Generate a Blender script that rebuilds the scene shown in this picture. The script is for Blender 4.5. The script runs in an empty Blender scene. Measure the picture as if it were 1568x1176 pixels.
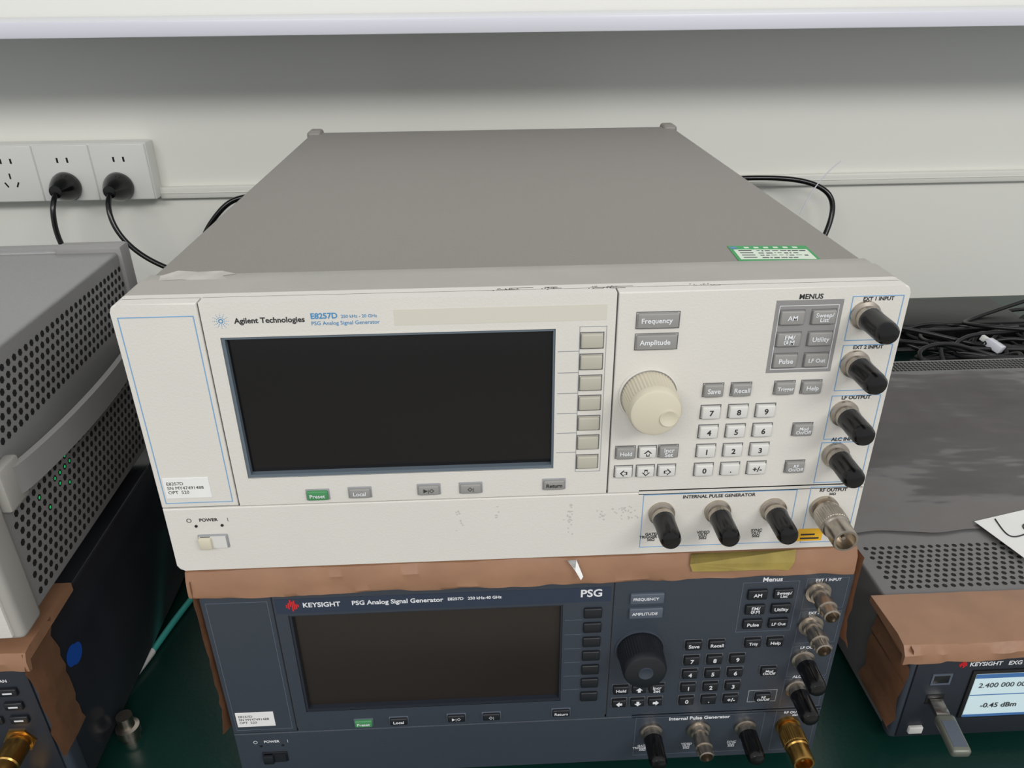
import bpy, bmesh, math, random
from mathutils import Vector, Matrix, noise
random.seed(7)
S=.001
scene=bpy.context.scene
def lin(c):
    o=[]
    for v in c:
        v/=255.
        o.append(v/12.92 if v<=.04045 else ((v+.055)/1.055)**2.4)
    return (*o,1)
MATS={}
def mat(name,rgb,rough=.5,metal=0.,var=.0,vscale=30,bump=0.,bscale=800,wear=None,emit=0,coat=0,stretch=(1,1,1),spec=.5,bdist=.001):
    m=bpy.data.materials.new(name);m.use_nodes=True
    nt=m.node_tree;N=nt.nodes;L=nt.links;p=N["Principled BSDF"]
    col=lin(rgb);p.inputs["Base Color"].default_value=col
    p.inputs["Roughness"].default_value=rough;p.inputs["Metallic"].default_value=metal
    p.inputs["Specular IOR Level"].default_value=spec
    p.inputs["Coat Weight"].default_value=coat
    tc=N.new("ShaderNodeTexCoord");mp=N.new("ShaderNodeMapping");mp.inputs["Scale"].default_value=stretch
    L.new(tc.outputs["Object"],mp.inputs["Vector"])
    last=None
    if var:
        n=N.new("ShaderNodeTexNoise");n.inputs["Scale"].default_value=vscale;n.inputs["Detail"].default_value=6
        L.new(mp.outputs[0],n.inputs["Vector"])
        r=N.new("ShaderNodeValToRGB");r.color_ramp.elements[0].position=.3;r.color_ramp.elements[1].position=.7
        r.color_ramp.elements[0].color=tuple(c*(1-var) for c in col[:3])+(1,)
        r.color_ramp.elements[1].color=tuple(min(1,c*(1+var)) for c in col[:3])+(1,)
        L.new(n.outputs["Fac"],r.inputs["Fac"]);last=r.outputs["Color"]
    if wear:
        wc,ws,wt,wst=wear
        m2=N.new("ShaderNodeMapping");m2.inputs["Scale"].default_value=wst;L.new(tc.outputs["Object"],m2.inputs["Vector"])
        n=N.new("ShaderNodeTexNoise");n.inputs["Scale"].default_value=ws;n.inputs["Detail"].default_value=8;n.inputs["Roughness"].default_value=.7
        L.new(m2.outputs[0],n.inputs["Vector"])
        r=N.new("ShaderNodeValToRGB");r.color_ramp.elements[0].position=wt;r.color_ramp.elements[1].position=wt+.05
        r.color_ramp.elements[0].color=(0,0,0,1);r.color_ramp.elements[1].color=(.8,.8,.8,1)
        L.new(n.outputs["Fac"],r.inputs["Fac"])
        mx=N.new("ShaderNodeMix");mx.data_type='RGBA'
        L.new(r.outputs["Color"],mx.inputs["Factor"])
        if last: L.new(last,mx.inputs["A"])
        else: mx.inputs["A"].default_value=col
        mx.inputs["B"].default_value=lin(wc);last=mx.outputs["Result"]
    if last: L.new(last,p.inputs["Base Color"])
    if bump:
        n=N.new("ShaderNodeTexNoise");n.inputs["Scale"].default_value=bscale;n.inputs["Detail"].default_value=3
        L.new(mp.outputs[0],n.inputs["Vector"])
        b=N.new("ShaderNodeBump");b.inputs["Strength"].default_value=bump;b.inputs["Distance"].default_value=bdist
        L.new(n.outputs["Fac"],b.inputs["Height"]);L.new(b.outputs[0],p.inputs["Normal"])
    if emit:
        p.inputs["Emission Color"].default_value=col;p.inputs["Emission Strength"].default_value=emit
    MATS[name]=m;return m
mat("white_panel",(216,213,206),.42,var=.02,vscale=12,bump=.15,wear=((180,176,172),14,.74,(1,1,2)))
mat("bezel_grey",(166,163,157),.5,var=.05,vscale=20,bump=.1,wear=((80,78,76),60,.73,(.25,1,4)))
mat("cover_grey",(134,129,124),.42,metal=.15,var=.035,vscale=900,bump=.25,bscale=1500)
mat("cover_mid",(142,142,142),.45,metal=.2,var=.03,vscale=600,bump=.2)
mat("cream",(208,201,180),.4,var=.02)
mat("beige_strip",(208,205,192),.5)
mat("key_grey",(146,145,142),.5,var=.03)
mat("key_beige",(182,178,164),.5)
mat("key_white",(214,213,208),.5)
mat("key_green",(70,140,88),.45)
mat("pad_grey",(140,139,138),.5)
mat("groove",(98,98,100),.7)
mat("blue_line",(120,165,205),.6)
mat("grey_line",(150,152,155),.6)
mat("text_dark",(45,45,47),.6)
mat("text_blue",(70,140,190),.6)
mat("text_white",(225,227,230),.6)
mat("glass_black",(17,16,18),.12,var=.25,vscale=5)
mat("glass_brown",(40,34,30),.2,var=.15,vscale=4)
mat("lip_bluegrey",(96,108,118),.4)
mat("black_rubber",(12,12,13),.2)
mat("black_plastic",(24,24,26),.4)
mat("chrome",(205,200,190),.22,metal=1,var=.1,vscale=200)
mat("nickel",(185,176,164),.3,metal=1,var=.1,vscale=150)
mat("gold",(186,146,80),.32,metal=1,var=.08,vscale=100)
mat("slate",(55,62,72),.42,var=.03,vscale=15,bump=.12)
mat("slate_dark",(36,41,50),.4,var=.04,vscale=15)
mat("slate_head",(44,54,72),.4)
mat("key_slate",(84,92,104),.45)
mat("key_black",(26,29,34),.4)
mat("red_logo",(205,40,45),.5)
mat("paper",(232,232,230),.6,var=.02,vscale=60)
mat("cardboard",(150,112,86),.38,var=.1,vscale=30,bump=.6,bscale=30,coat=.15,bdist=.003)
mat("yellow_tape",(150,133,66),.5,var=.15,vscale=60,bump=.4,bscale=150)
mat("orange_warn",(235,180,40),.5)
mat("sticker_green",(40,150,80),.5,var=.05)
mat("sticker_pale",(214,226,210),.5)
mat("wall_paint",(236,236,228),.3,var=.015,vscale=2,bump=.05,bscale=40)
mat("shelf_white",(224,225,234),.3,var=.01,vscale=3)
mat("socket_white",(228,228,224),.3)
mat("conduit_white",(228,228,220),.35)
mat("bench_green",(12,46,40),.3,var=.12,vscale=8,bump=.1,bscale=300)
mat("bench_leg",(200,200,196),.5)
mat("floor_tile",(160,158,150),.5,var=.05,vscale=3)
mat("hole_dark",(16,16,18),.8)
mat("led_green",(30,180,95),.5,emit=.5)
mat("film",(98,94,94),.09,var=.07,vscale=6,bump=.7,bscale=7,stretch=(1,2.5,1),bdist=.003)
mat("cover_right",(118,117,117),.4,metal=.2,var=.03,vscale=400)
mat("lcd_pale",(190,210,214),.4,emit=.33)
mat("lcd_blue",(60,100,150),.4,emit=.3)
mat("teal",(70,180,170),.4)
mat("blue_badge",(30,80,170),.4)
mat("smudge",(192,189,184),.6)
mat("scratch",(60,58,56),.6)
mat("tape_worn",(186,183,176),.5,var=.2,vscale=70,bump=.4,bscale=100)
mat("side_dark",(40,42,48),.2,var=.25,vscale=12,bump=.3,bscale=20)
mat("usb_metal",(112,116,106),.35,metal=.3)

def empty(name,loc=(0,0,0),rz=0):
    e=bpy.data.objects.new(name,None);e.empty_display_size=.05
    scene.collection.objects.link(e);e.location=loc;e.rotation_euler=(0,0,rz);return e
class B:
    def __init__(s,name,parent=None):
        s.name=name;s.parent=parent;s.bm=bmesh.new();s.mats=[]
    def mi(s,m):
        if m not in s.mats:s.mats.append(m)
        return s.mats.index(m)
    def add(s,t,m):
        i=s.mi(m)
        for f in t.faces:f.material_index=i
        bmesh.ops.recalc_face_normals(t,faces=t.faces)
        me=bpy.data.meshes.new("t");t.to_mesh(me);t.free();s.bm.from_mesh(me);bpy.data.meshes.remove(me)
    def box(s,x0,x1,y0,y1,z0,z1,m,r=0,seg=2,M=None):
        t=bmesh.new();bmesh.ops.create_cube(t,size=1)
        for v in t.verts:
            v.co=Vector((x0+(v.co.x+.5)*(x1-x0),y0+(v.co.y+.5)*(y1-y0),z0+(v.co.z+.5)*(z1-z0)))*S
        if r: bmesh.ops.bevel(t,geom=t.edges[:],offset=r*S,segments=seg,affect='EDGES',profile=.5)
        if M: bmesh.ops.transform(t,matrix=M,verts=t.verts)
        s.add(t,m)
    def key(s,cx,cz,w,h,m,y0=-1,d=2.6,r=1.):
        s.box(cx-w/2,cx+w/2,y0-d,y0+1.5,cz-h/2,cz+h/2,m,r=r,seg=3)
    def ring(s,o,i,y0,y1,m):
        t=bmesh.new()
        def rect(a,y):return [t.verts.new(Vector((x,y,z))*S) for x,z in((a[0],a[2]),(a[1],a[2]),(a[1],a[3]),(a[0],a[3]))]
        of,inf,ob,ib=rect(o,y0),rect(i,y0),rect(o,y1),rect(i,y1)
        for k in range(4):
            j=(k+1)%4
            t.faces.new((of[k],of[j],inf[j],inf[k]));t.faces.new((ob[k],ob[j],ib[j],ib[k]))
            t.faces.new((of[k],of[j],ob[j],ob[k]));t.faces.new((inf[k],inf[j],ib[j],ib[k]))
        s.add(t,m)
    def outline(s,x0,x1,z0,z1,w,y,m):
        s.ring((x0,x1,z0,z1),(x0+w,x1-w,z0+w,z1-w),y-.12,y+.3,m)
    def plate(s,x0,x1,z0,z1,y0,y1,m,cr=(0,0,0,0),er=1.,ers=4):
        P=[]
        for (cx,cz,sx,sz,a0),r in zip(((x0,z0,1,1,180),(x1,z0,-1,1,270),(x1,z1,-1,-1,0),(x0,z1,1,-1,90)),cr):
            if r:
                for k in range(7):
                    a=math.radians(a0+15*k);P.append((cx+sx*r+r*math.cos(a),cz+sz*r+r*math.sin(a)))
            else:P.append((cx,cz))
        t=bmesh.new()
        a=[t.verts.new(Vector((x,y0,z))*S) for x,z in P];b=[t.verts.new(Vector((x,y1,z))*S) for x,z in P]
        t.faces.new(a);t.faces.new(b[::-1]);es=[]
        for k in range(len(a)):
            j=(k+1)%len(a);t.faces.new((a[j],a[k],b[k],b[j]))
        if er:
            sa=set(a);es=[e for e in t.edges if e.verts[0] in sa and e.verts[1] in sa]
            bmesh.ops.bevel(t,geom=es,offset=er*S,segments=ers,affect='EDGES',profile=.5)
        s.add(t,m)
    def lathe(s,cx,cz,prof,m,y0=0,seg=32,knurl=0,axis='y'):
        t=bmesh.new();rows=[]
        for r,d in prof:
            row=[]
            if r<=1e-6: row=[t.verts.new(Vector((0,-d,0))*S)]
            else:
                for k in range(seg):
                    a=2*math.pi*k/seg;rr=r-(knurl if k%2 and knurl else 0)
                    row.append(t.verts.new(Vector((rr*math.cos(a),-d,rr*math.sin(a)))*S))
            rows.append(row)
        for a,b in zip(rows,rows[1:]):
            for k in range(seg):
                j=(k+1)%seg
                if len(a)==1 and len(b)==1:continue
                if len(a)==1: t.faces.new((a[0],b[k],b[j]))
                elif len(b)==1: t.faces.new((a[k],a[j],b[0]))
                else: t.faces.new((a[k],a[j],b[j],b[k]))
        M=Matrix.Translation(Vector((cx,y0,cz))*S)
        if axis=='z': M=M@Matrix.Rotation(-math.pi/2,4,'X')
        bmesh.ops.transform(t,matrix=M,verts=t.verts)
        s.add(t,m)
    def discs(s,pts,r,m,nrm='x',seg=6,jit=0):
        i=s.mi(m)
        for P in pts:
            vs=[]
            for k in range(seg):
                a=2*math.pi*k/seg+.5
                rr=r*(1+jit*random.uniform(-.7,1))
                c,q=rr*math.cos(a),rr*math.sin(a)
                o={'x':(0,c,q),'y':(c,0,q),'z':(c,q,0)}[nrm]
                vs.append(s.bm.verts.new((Vector(P)+Vector(o))*S))
            f=s.bm.faces.new(vs);f.material_index=i
    def poly(s,pts,y0,y1,m):
        t=bmesh.new()
        a=[t.verts.new(Vector((x,y0,z))*S) for x,z in pts];b=[t.verts.new(Vector((x,y1,z))*S) for x,z in pts]
        t.faces.new(a);t.faces.new(b[::-1])
        for k in range(len(a)):
            j=(k+1)%len(a);t.faces.new((a[j],a[k],b[k],b[j]))
        s.add(t,m)
    def sweepx(s,prof,x0,x1,n,m,wob=0,rag=None,fix=()):
        t=bmesh.new();rows=[]
        for k in range(n+1):
            x=x0+(x1-x0)*k/n;row=[]
            for q,(y,z) in enumerate(prof):
                w=noise.noise(Vector((x*.03,q*.7,z*.05)))*wob+noise.noise(Vector((x*.11,q*.9,5)))*wob*.5
                if q in fix: w=0
                dz=0
                if rag and q in rag: dz=rag[q]*noise.noise(Vector((x*.045,3.3,1)))
                row.append(t.verts.new(Vector((x,y+(w if y<40 else 0),z+w*.4+dz))*S))
            rows.append(row)
        P=len(prof)
        for a,b in zip(rows,rows[1:]):
            for q in range(P):
                j=(q+1)%P;t.faces.new((a[q],a[j],b[j],b[q]))
        t.faces.new(rows[0]);t.faces.new(rows[-1][::-1])
        s.add(t,m)
    def done(s,smooth=True):
        me=bpy.data.meshes.new(s.name)
        if smooth:
            for f in s.bm.faces:f.smooth=True
            for e in s.bm.edges:
                if len(e.link_faces)==2 and e.calc_face_angle(0)>.55:e.smooth=False
        s.bm.to_mesh(me);s.bm.free()
        for m in s.mats:me.materials.append(MATS[m])
        o=bpy.data.objects.new(s.name,me);scene.collection.objects.link(o)
        if s.parent:o.parent=s.parent
        return o
FIT=[]
def text(parent,body,x,z,size,m,y=-1.15,al='CENTER',width=None,bold=0,rot=(math.pi/2,0,0),loc=None,name=None,sp=.8):
    c=bpy.data.curves.new("label","FONT");c.body=body;c.size=size*S;c.align_x=al;c.align_y='CENTER';c.space_line=sp
    c.extrude=.00005;c.offset=bold*size*S*.022;c.resolution_u=3
    c.materials.append(MATS[m])
    o=bpy.data.objects.new(name or "label_"+"".join(ch if ch.isalnum() else "_" for ch in body.lower())[:14],c)
    scene.collection.objects.link(o);o.parent=parent;o.rotation_euler=rot
    o.location=Vector(loc)*S if loc else Vector((x,y,z))*S
    if width: FIT.append((o,width))
    return o
def cable(name,pts,r,m,parent=None,cyc=False):
    c=bpy.data.curves.new(name,"CURVE");c.dimensions='3D';c.bevel_depth=r;c.bevel_resolution=4;c.resolution_u=10;c.use_fill_caps=True
    lists=pts if isinstance(pts[0][0],(list,tuple)) else [pts]
    for pl in lists:
        sp=c.splines.new('NURBS');sp.points.add(len(pl)-1)
        for i,P in enumerate(pl):sp.points[i].co=(*P,1)
        sp.use_endpoint_u=True;sp.order_u=4
    c.materials.append(MATS[m]);o=bpy.data.objects.new(name,c);scene.collection.objects.link(o)
    if parent:o.parent=parent
    return o

CAP=[(6.7,7),(6.9,8),(6.5,11),(6.5,24),(6.1,27),(5,28.6),(3,29.2),(0,29.3)]
BASE=[(8.2,0),(8.2,2.2),(7.2,2.6),(6.2,3),(6.2,4.4),(6.9,4.8),(6.9,8),(0,8)]
BNC=[(8.6,0),(8.6,2.2),(6.6,2.6),(6.6,6),(5.2,6.4),(5.2,11),(6.4,11.4),(6.4,17),(5.2,17.4),(5.2,24),(4.3,24.4),(4.1,16),(1,16),(1,20),(0,20)]
RFC=[(9,0),(9,2.5),(7,3),(7,5),(8.4,5.4),(8.4,20),(7.7,21),(7.7,32),(7.2,33),(6,33),(5.8,24),(1.4,24),(1.2,30),(0,30)]

def generator(name,loc,dark):
    E=empty(name,loc)
    pan,bez,cov=("slate","slate_dark","cover_mid") if dark else ("white_panel","bezel_grey","cover_grey")
    line="key_slate" if dark else "blue_line";tx="text_white" if dark else "text_dark"
    hole=(-159,20.5,67,157)
    b=B("chassis_cover",E)
    b.box(-209,209,36,546,3,175.6,cov,r=3,seg=3)
    b.box(-211,211,30,50,1.5,176.2,bez,r=2)
    for sx in(-1,1):
        xs=sorted((sx*212,sx*196));b.box(xs[0],xs[1],530,556,0,178.8,cov,r=4,seg=3)
        xs=sorted((sx*212.5,sx*207));b.box(xs[0],xs[1],120,430,75,105,"black_plastic",r=2)
        for yy in(60,480): b.box(sx*170-12,sx*170+12,yy,yy+22,-16.3 if dark else -.4,4,"black_plastic",r=1 if dark else .15)
    b.done()
    b=B("front_frame",E)
    b.plate(-213,213,0,177,6.8,13,pan,cr=(4,4,4,4),er=0)
    b.plate(-213,213,0,177,13,36,bez if not dark else "slate",cr=(4,4,4,4),er=0)
    b.done(False)
    b=B("front_panels",E)
    b.plate(-213,-168,47.8,177,-1,7.2,pan,cr=(0,0,0,4),er=.9)
    b.plate(-167,-159,47.8,177,-1,7.2,pan,er=0);b.plate(20.5,53,47.8,177,-1,7.2,pan,er=0)
    b.plate(-159,20.5,157,177,-1,7.2,pan,er=0);b.plate(-159,20.5,47.8,67,-1,7.2,pan,er=0)
    b.plate(54,213,47.2,177,-1,7.2,pan,cr=(0,0,4,0),er=.9)
    b.plate(-213,213,0,46.9,-1,7.2,pan,cr=(4,4,0,0),er=.9)
    b.box(73,212,-1,3,45.5,48.9,pan)
    for g in((-169,-166,40,176),(52,55,46,176),(-210,73,46,49)): b.box(g[0],g[1],.6,7,g[2],g[3],"groove")
    b.done(False)
    b=B("display",E)
    b.ring(hole,(hole[0]+1.8,hole[1]-1.2,hole[2]+2,hole[3]-1.5),-.4,6,"slate_dark" if dark else "lip_bluegrey")
    b.box(hole[0],hole[1],3.2,6.7,hole[2],hole[3],"glass_brown" if dark else "glass_black")
    b.outline(hole[0]-1,hole[1]+1,hole[2]-1,hole[3]+1,1,-1.0,pan)
    b.done()
    b=B("panel_graphics",E)
    Y=-1.05
    if dark:
        b.box(-166,52,-1.2,-.9,158.8,171,"slate_head")
        for q,(z0,z1) in enumerate(((164,166.5),(163,168),(165,170.5),(161,169),(162.5,170),(163,167),(164.5,166.5))):
            b.box(-159+q*1.2,-158.1+q*1.2,-1.5,-1.1,z0,z1,"red_logo")
    else:
        b.box(-66,48,-1.15,-.9,161.5,170.5,"beige_strip")
        for k in range(12):
            a=k*math.pi/6
            for q in range(1,5):
                b.discs([(-157+q*1.05*math.cos(a),-1.12,166.5+q*1.05*math.sin(a))],.38-.05*q,"text_blue","y",8)
    b.outline(-210,-170.5,51,170,.5,Y,line)
    for z in (143.3,130.2,117.2,104.2,91.1,77.9):
        b.box(22,33.5,-1.15,-.9,z-.2,z+.2,"grey_line" if not dark else "key_slate")
    if not dark: b.outline(33.5,48.5,64,158,.3,Y,"grey_line")
    for f in((181.5,210,145,171.5),(181.5,210,113.5,142.5),(181,210,81,110.5),(180.5,210,50,79),(179.5,210,4,47),(76,171.5,5,45.5)):
        b.outline(*f,.45,Y,line)
    if dark:
        b.outline(139,177,126,170,.5,Y,"key_slate")
        b.outline(156,177,57,69,.45,Y,"grey_line")
    else:
        b.box(140,177,-1.25,-.9,126.5,170,"pad_grey")
        b.outline(142,175,128.5,167,.3,-1.25,"text_white")
        b.box(177,193,-1.25,-.9,5.5,15,"orange_warn")
        b.box(179,191,-1.4,-1.1,7,8.2,"text_dark");b.box(179,188,-1.4,-1.1,10,11.2,"text_dark")
        def smear(x0,x1,z0,z1,n):
            b.discs([(random.gauss((x0+x1)/2,(x1-x0)/3.2),-1.06-random.random()*.12,random.gauss((z0+z1)/2,(z1-z0)/3.2)) for _ in range(n)],.5,"smudge","y",7,jit=.5)
        smear(-40,-34,28,42,10);smear(29,34,22,40,26);smear(48,54,28,34,12);smear(58,73,31,37,22);smear(60,74,27,31,8);smear(-15,-12,33,41,5)
    b.box(-208.5,-182,-1.35,-.9,54.8,69,"paper",r=.15,seg=1)
    b.done()
    if not dark:
        b=B("edge_scratches",E)
        for k in range(15):
            x=random.choice([random.uniform(-15,55),random.uniform(-15,55),random.uniform(80,110)])
            for q in range(3): b.discs([(x+random.uniform(-2,2),random.uniform(6,9.5),177.06+random.random()*.05)],.4,"scratch","z",7,jit=.6)
            w=random.uniform(3,11);y=random.uniform(5,9.5);b.box(x,x+w,y,y+.4,177.0,177.07,"scratch")
        b.done()
    b=B("keys",E)
    kg,kw,kf=("key_black",)*3 if dark else("key_grey","key_white","key_grey")
    if dark: kf="key_slate"
    for z in(149.6,136.7,123.6,110.8,97.6,84.6,71.2):
        if not dark: b.outline(33.9,47.1,z-5,z+5,.5,-1.1,"groove")
        b.key(40.5,z,12,8.4,"key_black" if dark else "key_beige",d=2,r=.9)
    bot=[(-120,54.2,"Preset"),(-95,54.8,"Local"),(-54,55.3,""),(-29,55.4,""),(21,56,"Return")]
    for x,z,t in bot:
        b.box(x-7,x+7,-1.7,-.8,z-3.9,z+3.9,"grey_line" if not dark else "key_slate",r=.4)
        b.key(x,z,12.4,6.4,"key_green" if t=="Preset" else kg,d=2.4,r=.9)
    for z in(160.6,147.9):
        b.key(76,z,22.5,8.6,kf,d=2,r=.8)
        if not dark: b.outline(64,88,z-5,z+5,.4,-1.1,"groove")
    for x in(149.5,167):
        for z in(160.2,147.2,134.3):
            b.key(x,z,13,8,"key_grey" if not dark else "key_black",d=2.2,r=.8)
            if not dark: b.outline(x-7,x+7,z-4.5,z+4.5,.3,-1.25,"groove")
    small=[(111,116.8),(127,116.8),(152,117),(167.5,117),(63,76.8),(88.5,76.8),(167,89),(166.5,63)]
    for x,z in small: b.key(x,z,11,7.6,kg,r=.9);b.outline(x-6.1,x+6.1,z-4.4,z+4.4,.4,-1.1,"groove")
    for x in(111,127,143):
        for z in(102.5,89.4,76.2,63): b.key(x,z,10.6,7.8,kw,r=.9);b.outline(x-6,x+6,z-4.6,z+4.6,.5,-1.1,"groove")
    for x,z in((76,76.8),(62.5,63.4),(75.7,63.4),(88.5,63.4)): b.key(x,z,10,7,kw,r=.9);b.outline(x-5.7,x+5.7,z-4.2,z+4.2,.5,-1.1,"groove")
    b.box(-196,-178,-2,.5,17.5,27.5,"grey_line" if not dark else "key_black",r=.6)
    b.poly([(-195,18.4),(-179,18.4),(-179,26.6),(-195,26.6)],-3,-1,"key_white" if not dark else "key_black")
    b.box(-195,-187.5,-5,-1.5,18.4,26.6,"cream" if not dark else "key_black",r=.8)
    b.lathe(-195.5,34,[(.9,0),(.9,.5),(0,.8)],"black_plastic",y0=-1,seg=12);b.lathe(-180,34,[(.9,0),(.9,.5),(0,.8)],"black_plastic",y0=-1,seg=12)
    b.done()
    b=B("rotary_knob",E);km="cream" if not dark else "key_black"
    b.lathe(74,114.5,[(17.5,0),(17.2,1.0),(16.2,1.2)],pan,y0=-1,seg=48)
    b.lathe(74,114.5,[(15.6,1),(15.4,3),(14.9,17),],km,y0=-1,seg=96,knurl=.45)
    b.lathe(74,114.5,[(14.9,17),(14.7,19.5),(13.8,21.2),(12.5,21.8),(0,21.9)],km,y0=-1,seg=48)
    b.lathe(81 if not dark else 74,111.5 if not dark else 115,[(5.2,21.7),(4.9,22.7),(4.2,22.6),(3,21.98),(0,21.93)],km if not dark else "slate",y0=-1,seg=32)
    b.done()
    pos=[(190,160.5),(190,131),(190,99),(190,70.5),(88,31.5),(123,31.5),(158,31.5)]
    capped=[1]*7 if not dark else [0,0,1,1,1,0,1]
    for (x,z),cp in zip(pos,capped):
        b=B("bnc_connector",E)
        if cp:
            b.lathe(x,z,BASE,"nickel",y0=-1,seg=24);b.lathe(x,z,CAP,"black_rubber",y0=-1)
        else:
            b.lathe(x,z,BNC,"nickel",y0=-1,seg=28)
            for sgn in(-1,1): b.lathe(x+sgn*5.2,z,[(1.1,20),(1.1,22.5),(0,22.5)],"nickel",y0=-1,seg=10)
        b.done()
    b=B("rf_output_connector",E)
    b.lathe(190,31,RFC,"gold" if dark else "nickel",y0=-1,seg=40)
    b.lathe(190,31,[(8.9,8),(8.9,18),(8.4,18.3)],"gold" if dark else "nickel",y0=-1,seg=72,knurl=.4)
    b.done()
    T=lambda s,x,z,sz,m=tx,**k:text(E,s,x,z,sz,m,**k)
    if dark:
        T("KEYSIGHT",-148.5,165.5,4.6,al='LEFT',width=24,bold=1,y=-1.3)
        T("PSG Analog Signal Generator",-117,165.8,4,al='LEFT',width=59,bold=1,y=-1.3)
        T("E8257D   250 kHz-40 GHz",-55,166,3.4,al='LEFT',width=35,bold=1,y=-1.3)
        T("PSG",39,166,6,bold=1,width=14,y=-1.3)
    else:
        T("Agilent Technologies",-150,166.3,4,al='LEFT',width=37,bold=1)
        T("E8257D",-110,167.9,4,m="text_blue",al='LEFT',width=14,bold=1)
        T("250 kHz - 20 GHz",-94,167.4,3,m="text_blue",al='LEFT',width=19)
        T("PSG Analog Signal Generator",-110,163.8,3,m="text_blue",al='LEFT',width=36)
    T("E8257D\nSN MY47491488\nOPT  520" ,-206.8,62,3.6,m="text_dark",y=-1.4,al='LEFT',width=21,sp=1.0)
    ky=-3.75;kt="text_white" if dark else "text_dark"
    T("Preset",-120,54.2,3,m="text_white",y=ky,width=9,bold=.6);T("Local",-95,54.8,3,m="text_white",y=ky,bold=1,width=7.5);T("Return",21,56,3,m=kt,y=ky,width=9.5,bold=.6)
    T("\u25B6|\u25C7",-54,55.3,3,m=kt,y=ky);T("\u25C7|",-29,55.4,3,m=kt,y=ky)
    T("POWER",-187.5,38.2,3,bold=1,width=11)
    T("|",-176,38.3,3)
    bb=B("power_symbol",E);bb.lathe(-199,38.2,[(1.1,.2),(1.5,.2)],tx,y0=-1,seg=20);bb.done()
    T("Frequency" if not dark else "FREQUENCY",75,160.8,3.6,m="text_white",y=-3.2,bold=1,width=17)
    T("Amplitude" if not dark else "AMPLITUDE",75,148,3.6,m="text_white",y=-3.2,bold=1,width=17)
    T("MENUS" if not dark else "Menus",158.5,171.8,3,bold=1,width=13)
    for s,x,z,w in (("AM",149.5,160.2,5.5),("Sweep/\nList",167,160.2,10),("FM/\n\u03A6M",149.5,147.2,6),("Utility",167,147.2,9.5),("Pulse",149.5,134.3,8),("LF Out",167,134.3,9.5)):
        T(s,x,z,2.9,m="text_white",y=-3.4,bold=.8,width=w)
    for s,x,z,w in(("Save",111,116.8,7.5),("Recall",127,116.8,9),("Trigger" if not dark else "Trig",152,117,9.5 if not dark else 6),("Help",167.5,117,7),("Hold",63,76.8,7),("Incr\nSet",88.5,76.8,6),("Mod\nOn/Off",167,89,9),("RF\nOn/Off",166.5,63,9)):
        T(s,x,z,2.7,m="text_white",y=ky,bold=.8,width=w)
    for i,ch in enumerate(["7","8","9","4","5","6","1","2","3","0",".","+/-"]):
        T(ch,(111,127,143)[i%3],(102.5,89.4,76.2,63)[i//3],4.9,m=kt,y=ky,bold=1)
    bb=B("arrow_marks",E)
    def arrow(cx,cz,a):
        pts=[(-2.4,0),(0,2.4),(2.4,0),(1,0),(1,-2),(-1,-2),(-1,0)]
        ca,sa=math.cos(a),math.sin(a)
        P=[(cx+x*ca-z*sa,cz+x*sa+z*ca) for x,z in pts];bb.poly(P,ky,ky+.2,kt)
        if not dark:
            P=[(cx+.6*(x*ca-z*sa),cz+.6*(x*sa+z*ca)) for x,z in pts];bb.poly(P,ky-.08,ky+.1,"key_white")
    arrow(76,76.8,0);arrow(62.5,63.4,math.pi/2);arrow(75.7,63.4,math.pi);arrow(88.5,63.4,-math.pi/2);bb.done()
    for s,x,z in(("EXT 1 INPUT",196,169.6),("EXT 2 INPUT",196,140.8),("LF OUTPUT",195.5,108.9),("ALC INPUT",194.5,80.8),("RF OUTPUT",194,44.2)):
        T(s,x,z,2.7,bold=1,width=17)
    T("50\u03A9",194,41.2,2.4,bold=1)
    T("INTERNAL PULSE GENERATOR" if not dark else "Internal Pulse Generator",123,42.8,3,bold=1,width=45)
    for s,x in(("GATE/\nTRIGGER IN\n50\u03A9",83),("VIDEO\nOUT\n50\u03A9",116),("SYNC\nOUT\n50\u03A9",150)): T(s,x,13,2.8,bold=1)
    return E
G=generator("signal_generator",(0,0,0),False)
G2=generator("signal_generator",(.008,0,-.1975),True)
b=B("calibration_sticker",G)
M=Matrix.Translation(Vector((159.5,63,175.6))*S)@Matrix.Rotation(-.06,4,'Z')
b.box(-24.5,24.5,-15,15,0,.3,"sticker_green",M=M);b.box(-22.5,22.5,-12,7,.2,.45,"sticker_pale",M=M)
for k in range(4):
    b.box(-20,-12,4-k*4.5,5.3-k*4.5,.4,.55,"text_dark",M=M)
    x=-9
    while x<18-5*(k%2):
        w=random.uniform(1,4);b.box(x,x+w,3.6-k*4.5+random.uniform(-.6,.6),4.8-k*4.5,.4,.55,"text_dark",M=M);x+=w+random.uniform(.6,1.6)
b.discs([(138.5,75,176.0)],2.4,"lcd_blue","z",16)
for k in range(6): b.box(-15+k*6,-12+k*6,9.8,12.5,.25,.4,"sticker_pale",M=M)
b.done()
b=B("worn_tape",G)
t=[(-201,38),(-203,46),(-196,55),(-183,52),(-170,53),(-160,47),(-167,44),(-163,38),(-176,36),(-190,39)]
tb=bmesh.new();vs=[tb.verts.new(Vector((x,y,176.35))*S) for x,y in t];tb.faces.new(vs);b.add(tb,"tape_worn");b.done(False)

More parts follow.
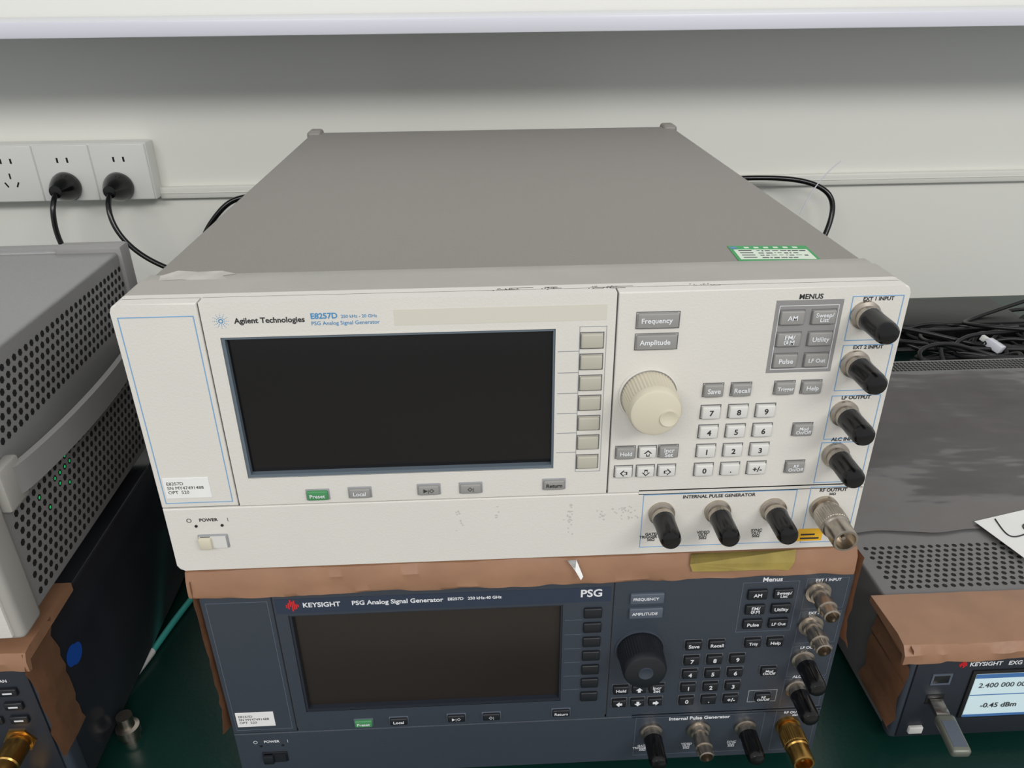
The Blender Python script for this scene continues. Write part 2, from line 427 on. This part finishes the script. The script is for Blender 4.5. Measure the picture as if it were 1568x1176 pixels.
# cardboard sleeve between the units
C=empty("cardboard_wrap")
b=B("sleeve_top",C)
b.sweepx([(150,-.6),(6,-.6),(.5,-2.5),(-2.5,-8),(-3,-14),(-3.4,-19),(-3.2,-21.3),(-2.2,-21.6),(-1.6,-20.2),(150,-20.2)],-210,219,160,"cardboard",wob=.9,rag={6:2.,7:2.},fix=(0,1,8,9))
b.done()
b=B("sleeve_sides",C)
def flap(x0,zlow,flare,sg):
    t=bmesh.new();rows=[]
    for i in range(25):
        z=-8+(zlow+8)*i/24
        row=[]
        for j,y in enumerate((-4,-1,10,60,150,300)):
            w=noise.noise(Vector((z*.05,y*.03,sg)))*1.6+noise.noise(Vector((z*.15,y*.1,sg)))*.8
            edge=(3*noise.noise(Vector((z*.09,sg*3,2))) if j==0 else 0)
            fl=(flare+4*max(0,(i-19)/5)) if j<2 else 0
            row.append(t.verts.new(Vector((x0+sg*(abs(w)+fl),y+edge,z+ (noise.noise(Vector((y*.1,2,sg)))*8 if i==24 else 0)))*S))
        rows.append(row)
    for a,c in zip(rows,rows[1:]):
        for j in range(5): t.faces.new((a[j],a[j+1],c[j+1],c[j]))
    bmesh.ops.solidify(t,geom=t.faces[:],thickness=.0015)
    b.add(t,"cardboard")
flap(-206.5,-150,.5,-1);flap(222,-85,0,1)
b.done()
def sheet(bb,pts,off,m):
    t=bmesh.new();a=[t.verts.new(Vector(p)*S) for p in pts];t.faces.new(a);bmesh.ops.solidify(t,geom=t.faces[:],thickness=off*S);bb.add(t,m)
b=B("yellow_tape_strip",C)
sheet(b,[(110,-1.5,-1),(178,-1.5,-1),(177,-4.5,-9),(174,-5,-15),(165,-5,-14),(150,-5.2,-13.5),(130,-5,-14),(111,-5,-13),(109,-4,-8)],.3,"yellow_tape")
b.done(False)
b=B("torn_paper_scrap",C);sheet(b,[(30,-3,-1.5),(36,-3,-1.5),(40,-8,-11),(38.5,-9,-13),(35,-7,-7)],.3,"paper");b.done(False)

# ---------- left instruments
L=empty("spectrum_analyzer",(-.311,-.004,-.036),math.radians(1.2))
b=B("cover",L);b.box(-420,0,8,255,3,168,"cover_mid",r=2.5,seg=3)
b.box(-424,3,-14,9,0,171,"bezel_grey",r=4,seg=3);b.box(-418,-3,-16,-12,4,165,"white_panel",r=1)
b.box(-424,2.5,246,266,0,171,"cover_mid",r=5,seg=3)
b.box(-50,3.5,244,262,120,173,"pad_grey",r=3)
for x in(-390,-50):
    for y in(30,220): b.box(x,x+25,y,y+20,-10.5,4,"black_plastic",r=1)
b.done()
b=B("side_vents",L);pts=[]
for r in range(24):
    z=12+r*6.5
    if 78<z<110 or z>160: continue
    for c in range(34):
        y=18+c*7.4+(3.7 if r%2 else 0)
        if y<242: pts.append((.12,y,z))
b.discs(pts,2.5,"hole_dark",'x',6)
b.discs([(.16,p[1],p[2]) for p in pts if 50<p[2]<78 and 45<p[1]<95 and random.random()<.25],1.2,"led_green",'x',6)
b.done()
b=B("carry_strap",L)
t=bmesh.new();rows=[]
for k in range(25):
    u=k/24;y=16+u*212;x=2+11*math.sin(math.pi*u)**.5 if 0<u<1 else 2
    rows.append([t.verts.new(Vector((x+dx,y,z))*S) for dx,z in((0,84),(3.5,85),(3.5,104),(0,105))])
for a,c in zip(rows,rows[1:]):
    for j in range(4): t.faces.new((a[j],a[(j+1)%4],c[(j+1)%4],c[j]))
t.faces.new(rows[0]);t.faces.new(rows[-1][::-1]);b.add(t,"pad_grey")
b.box(0,8,8,30,80,109,"bezel_grey",r=2);b.box(0,8,216,238,80,109,"pad_grey",r=2)
b.done()
b=B("front_controls",L);b.box(-400,-190,-17,-15,45,155,"glass_black",r=.8)
for i in range(4):
    for j in range(5): b.key(-150+i*24,145-j*22,14,9,"key_grey",y0=-16)
b.lathe(-60,30,[(16,0),(15,18),(0,19)],"cream",y0=-16)
b.done()
L2=empty("network_analyzer",(-.322,-.006,-.205),math.radians(1))
b=B("chassis",L2);b.box(-424,0,14,410,0,143,"side_dark",r=3,seg=3);b.box(-426,2,0,16,0,145,"slate",r=4,seg=3)
b.box(-422,-3,-1.5,1,5,139,"slate_dark",r=.8)
for x in(-390,-50):
    for y in(30,340): b.box(x,x+25,y,y+20,-9,2,"black_plastic",r=1)
b.discs([(.2,42,100)],8,"blue_badge",'x',24);b.discs([(.25,47,97)],8,"blue_badge",'x',24)
b.box(-380,-180,-2.5,-1,40,125,"glass_brown",r=.5)
for i in range(2):
    for j in range(3):
        b.key(-18-i*17,115-j*13,12,6.5,"key_black",y0=-1.5)
        b.box(-21-i*17,-15-i*17,-4.3,-4.05,114.4-j*13,115.6-j*13,"text_white")
b.lathe(-24,68,RFC,"gold",y0=-1.5,seg=32);b.lathe(-24,68,[(11,0),(11,1.5),(0,1.5)],"gold",y0=-1.5,seg=6)
b.lathe(-24,26,RFC,"gold",y0=-1.5,seg=32)
b.done()
text(L2,"LAN",-20,124,3.5,"text_white",y=-1.7,bold=1)
b=B("cardboard_wrap",L2)
b.sweepx([(60,152),(0,153),(-5,152),(-8,146),(-8,139),(-5,138),(-3,144),(60,145)],-424,5,80,"cardboard",wob=1.2,rag={4:4,5:4})
t=bmesh.new();rows=[]
for i in range(15):
    z=151-i*7;rows.append([t.verts.new(Vector((3+abs(noise.noise(Vector((z*.1,y*.1,0))))*4,y+ (noise.noise(Vector((z*.07,1,1)))*5),z))*S) for y in(-8,0,12,26)])
for a,c in zip(rows,rows[1:]):
    for j in range(3): t.faces.new((a[j],a[j+1],c[j+1],c[j]))
bmesh.ops.solidify(t,geom=t.faces[:],thickness=.0015);b.add(t,"cardboard");b.done()

# ---------- right instrument
Rt=empty("power_meter",(.290,.012,-.205))
b=B("chassis",Rt);b.box(0,426,12,470,0,98,"cover_right",r=2.5,seg=3);b.box(-2,428,0,14,0,100,"slate",r=4,seg=3)
b.box(3,423,-1.5,1,4,93,"slate_dark",r=.8)
for x in(30,370):
    for y in(30,400): b.box(x,x+25,y,y+20,-9,2,"black_plastic",r=1)
pts=[]
for r in range(9):
    for c in range(58): pts.append((12+c*7+(3.5 if r%2 else 0),62+r*6,98.15))
for r in range(5):
    for c in range(82): pts.append((10+c*5,442+r*5,98.15))
b.discs(pts,2.2,"hole_dark",'z',6)
b.done()
b=B("display",Rt);b.box(46,190,-3,-1,24,74,"black_plastic",r=.6);b.box(49,187,-3.4,-2.6,26,71,"lcd_pale",r=.2,seg=1)
b.box(49,187,-3.6,-3.3,67,71,"lcd_blue");b.box(49,187,-3.6,-3.3,26,28.5,"lcd_blue");b.box(49,187,-3.6,-3.3,49,49.8,"lcd_blue")
b.done()
text(Rt,"2.400 000 000 00",53,59.5,9,"text_dark",y=-3.8,al='LEFT',width=48)
text(Rt,"-0.45 dBm",60,38,7,"text_dark",y=-3.8,al='LEFT',width=28,bold=.5)
text(Rt,"KEYSIGHT   EXG Analog Signal Generator",42,80,4,"text_white",y=-1.8,al='LEFT',width=95,bold=1)
b=B("front_controls",Rt)
for q,(z0,z1) in enumerate(((79,81),(78,82),(79.5,84),(77,83),(78,83.5),(79,81.5))): b.box(34+q,34.7+q,-2,-1.4,z0,z1,"red_logo")
b.box(18,30,-2,-1,62,70,"black_plastic",r=.4)
b.ring((16.5,31.5,60.5,71.5),(18,30,62,70),-2.2,-1,"key_slate")
b.box(17,31,-2,-1,40,50,"black_plastic",r=.4)
b.key(16,13,11,7,"key_white",y0=-1.5)
for j in range(5):
    for i in range(6): b.key(215+i*18,78-j*15,12,8,"key_black",y0=-1.5)
b.lathe(360,55,[(16,0),(15,18),(0,19)],"key_black",y0=-1.5)
b.lathe(395,20,RFC,"nickel",y0=-1.5)
b.done()
b=B("cardboard_wrap",Rt)
b.sweepx([(48,104),(6,106),(-4,104),(-8,98),(-8,90),(-6,89),(-4,97),(48,98.3)],-14,430,80,"cardboard",wob=1.8,rag={4:4,5:4})
t=bmesh.new();rows=[]
for i in range(15):
    z=104-i*6.2;rows.append([t.verts.new(Vector((-6-abs(noise.noise(Vector((z*.06,y*.02,4))))*8,y+noise.noise(Vector((z*.07,1,1)))*6,z))*S) for y in(-8,8,25,45)])
for a,c in zip(rows,rows[1:]):
    for j in range(3): t.faces.new((a[j],a[j+1],c[j+1],c[j]))
bmesh.ops.solidify(t,geom=t.faces[:],thickness=.0015);b.add(t,"cardboard");b.done()
b=B("plastic_film",Rt)
t=bmesh.new();NX,NY=60,45;g=[[t.verts.new(Vector((8+405*i/NX,128+300*j/NY+6*noise.noise(Vector((i*.14,0,j*.07))),99.5+2.2*noise.noise(Vector((i*.08-j*.05,j*.10,2)))+.4*noise.noise(Vector((i*.3,j*.08,7)))+1.0))*S) for j in range(NY+1)] for i in range(NX+1)]
for i in range(NX):
    for j in range(NY): t.faces.new((g[i][j],g[i+1][j],g[i+1][j+1],g[i][j+1]))
b.add(t,"film");b.done()
b=B("paper_note",Rt);Mn=Matrix.Translation(Vector((165,122,102.6))*S)@Matrix.Rotation(.25,4,'Z')
b.box(-40,60,-28,24,0,.3,"paper",M=Mn);b.done()
cable("note_scribble",[[(.140,.137,.1033),(.137,.122,.1033),(.136,.110,.1033),(.145,.112,.1033),(.153,.115,.1033)],[(.165+.009*math.cos(k*.8),.122+.008*math.sin(k*.8),.1033) for k in range(9)]],.0006,"text_dark",Rt)

U=empty("usb_flash_drive",(.3145,.009,-.161),math.radians(-3))
b=B("stick",U);b.box(-5,5,-14,1,-2.2,2.2,"chrome",r=.4);b.box(-7,7,-42,-12,-4,4,"usb_metal",r=2.5,seg=3);b.box(-5,5,-38,-18,3.9,4.2,"key_slate");o=b.done();o.rotation_euler=(math.radians(8),0,0)

# ---------- room
b=B("wall_back");b.box(-2600,2600,970,1050,-960,1700,"wall_paint");b.done(False)
b=B("floor");b.box(-2600,2600,-2600,1050,-1000,-960,"floor_tile");b.done(False)
W=empty("workbench")
b=B("bench_top",W);b.box(-1500,1700,-130,968,-245,-215,"bench_leg",r=2);b.box(-1498,1698,-129,967,-215.2,-214,"bench_green");b.done()
b=B("bench_legs",W)
for x in(-1450,80,1600):
    for y in(-100,900): b.box(x,x+50,y,y+50,-960,-245,"bench_leg",r=2)
b.box(-1450,1650,905,935,-420,-340,"bench_leg");b.done()
H=empty("wall_shelf")
b=B("shelf_board",H);b.box(-1500,1700,750,969,268,288,"shelf_white",r=1.5);b.done()
b=B("shelf_brackets",H)
for x in(-1200,1500): b.poly([(x,200),(x+4,200),(x+4,268),(x,268)],900,969,"shelf_white")
b.done()
P=empty("power_outlet_panel")
b=B("outlet_box",P);b.box(-1080,-560,938,969,10,104,"socket_white",r=3,seg=3)
for k in range(5):
    x1=-562-k*90.5;b.box(x1-89,x1,935,940,11.5,102.5,"socket_white",r=2,seg=3)
    cx=x1-45
    def slot(px,pz,w,h,a):
        Mx=Matrix.Translation(Vector((px,934.8,pz))*S)@Matrix.Rotation(a,4,'Y');b.box(-w/2,w/2,-.1,.4,-h/2,h/2,"hole_dark",M=Mx)
    slot(cx-8,78,3,8,0);slot(cx+8,78,3,8,0)
    if k>1: slot(cx-9,40,2.5,9,-.5);slot(cx+9,40,2.5,9,.5);slot(cx,54,2.5,9,0)
b.done()
b=B("cable_conduit");b.box(-562,2000,958,969,6,26,"conduit_white",r=3);b.box(-562,2000,957,959,15,16.5,"conduit_white",r=.5);b.done()
def plug(x,z,pts):
    E=empty("power_plug",(x,.935,z))
    b=B("plug_body",E)
    b.lathe(0,0,[(23,0),(24,3),(23,10),(19,22),(14,34),(10,42),(0,43)],"black_rubber",seg=28)
    b.done();cable("power_cord",pts,.0042,"black_rubber",E)
plug(-.700,.036,[(0,-.03,0),(0,-.055,-.005),(-.005,-.065,-.04),(0,-.07,-.09),(.04,-.08,-.15),(.09,-.12,-.22),(.10,-.2,-.245)])
plug(-.615,.034,[(0,-.03,0),(0,-.055,-.005),(0,-.07,-.04),(.03,-.075,-.09),(.09,-.08,-.125),(.16,-.09,-.14),(.25,-.12,-.18)])
cable("power_cord",[(-.50,.90,-.09),(-.49,.90,-.05),(-.45,.91,0),(-.42,.92,.018),(-.34,.92,.02),(-.25,.9,-.05),(-.2,.88,-.2)],.0045,"black_rubber")
cable("power_cord",[(.30,.90,-.02),(.38,.92,.030),(.45,.925,.030),(.53,.92,.028),(.58,.90,.01),(.585,.89,-.03),(.56,.87,-.08),(.53,.85,-.14),(.52,.8,-.205)],.0045,"black_rubber")
cable("thin_white_wire",[(.53,.9,-.03),(.54,.9,.01),(.56,.9,.04),(.585,.9,.06)],.001,"shelf_white")
N=empty("network_switch",(.62,.74,-.214),.0)
b=B("switch_body",N);b.box(-60,250,0,110,0,44,"black_plastic",r=2,seg=2);b.box(250,272,4,7,2,42,"black_plastic");
b.discs([(261,3.8,12),(261,3.8,32)],3,"grey_line",'y',12)
for k in range(10): b.box(-40+k*26,-24+k*26,-.6,.5,14,28,"hole_dark")
b.done()
tang=[]
for k in range(34):
    cx,cy=random.uniform(.60,.98),random.uniform(.54,.74)
    z=random.uniform(-.208,-.150);r=random.uniform(.05,.13);a0=random.uniform(0,6);pl=[]
    for q in range(9):
        a=a0+q*.7
        pl.append((cx+r*1.3*math.cos(a)+random.uniform(-.015,.015),min(.95,cy+r*.6*math.sin(a)),max(-.2095,z+random.uniform(-.02,.02))))
    tang.append(pl)
cable("cable_tangle",tang,.0032,"black_plastic")
b=B("rj45_plug");b.box(-8,8,-12,12,-6,6,"shelf_white",r=1.5);b.box(-5,5,10,22,-4,4,"socket_white",r=1);o=b.done();o.location=(.735,.62,-.155);o.rotation_euler=(.3,.2,.6)
TC=empty("coax_cable")
cable("teal_jacket",[(-.36,-.03,-.210),(-.356,.03,-.210),(-.352,.062,-.210),(-.334,.10,-.210),(-.325,.15,-.210),(-.312,.22,-.210),(-.28,.32,-.210)],.003,"teal",TC)
cable("white_sleeve",[(-.336,.10,-.209),(-.331,.12,-.209),(-.327,.14,-.209)],.0042,"paper",TC)
b=B("coax_adapter",TC);b.lathe(0,0,[(7,0),(7,6),(9,6.5),(9,14),(6,15),(6,26),(0,26)],"nickel",axis='z',seg=28);o=b.done();o.location=(-.312,.052,-.214)

bpy.context.view_layer.update()
for o,w in FIT:
    d=o.dimensions.x/ S
    if d>0: k=w/d;o.scale=(k,k,1)

# ---------- light
w=bpy.data.worlds.new("World");scene.world=w;w.use_nodes=True
w.node_tree.nodes["Background"].inputs[0].default_value=(.96,.97,1,1);w.node_tree.nodes["Background"].inputs[1].default_value=.55
def area(name,loc,tgt,sx,sy,p,col=(1,.99,.96)):
    l=bpy.data.lights.new(name,'AREA');l.shape='RECTANGLE';l.size=sx;l.size_y=sy;l.energy=p;l.color=col
    o=bpy.data.objects.new(name,l);scene.collection.objects.link(o);o.location=loc
    o.rotation_euler=(Vector(tgt)-Vector(loc)).to_track_quat('-Z','Y').to_euler()
area("ceiling_light",(-1.1,-2.3,1.9),(-.3,.9,0),2.0,.6,32)
area("ceiling_light",(1.5,-2.2,1.9),(.3,.9,0),1.8,.6,42)
cd=bpy.data.cameras.new("camera");co=bpy.data.objects.new("camera",cd);scene.collection.objects.link(co)
cd.sensor_width=36;cd.lens=27.11;cd.clip_start=.01
co.location=(-.01904,-.38478,.32149);co.rotation_euler=(1.09621,.00979,-.04538);scene.camera=co
scene.view_settings.view_transform='Standard'
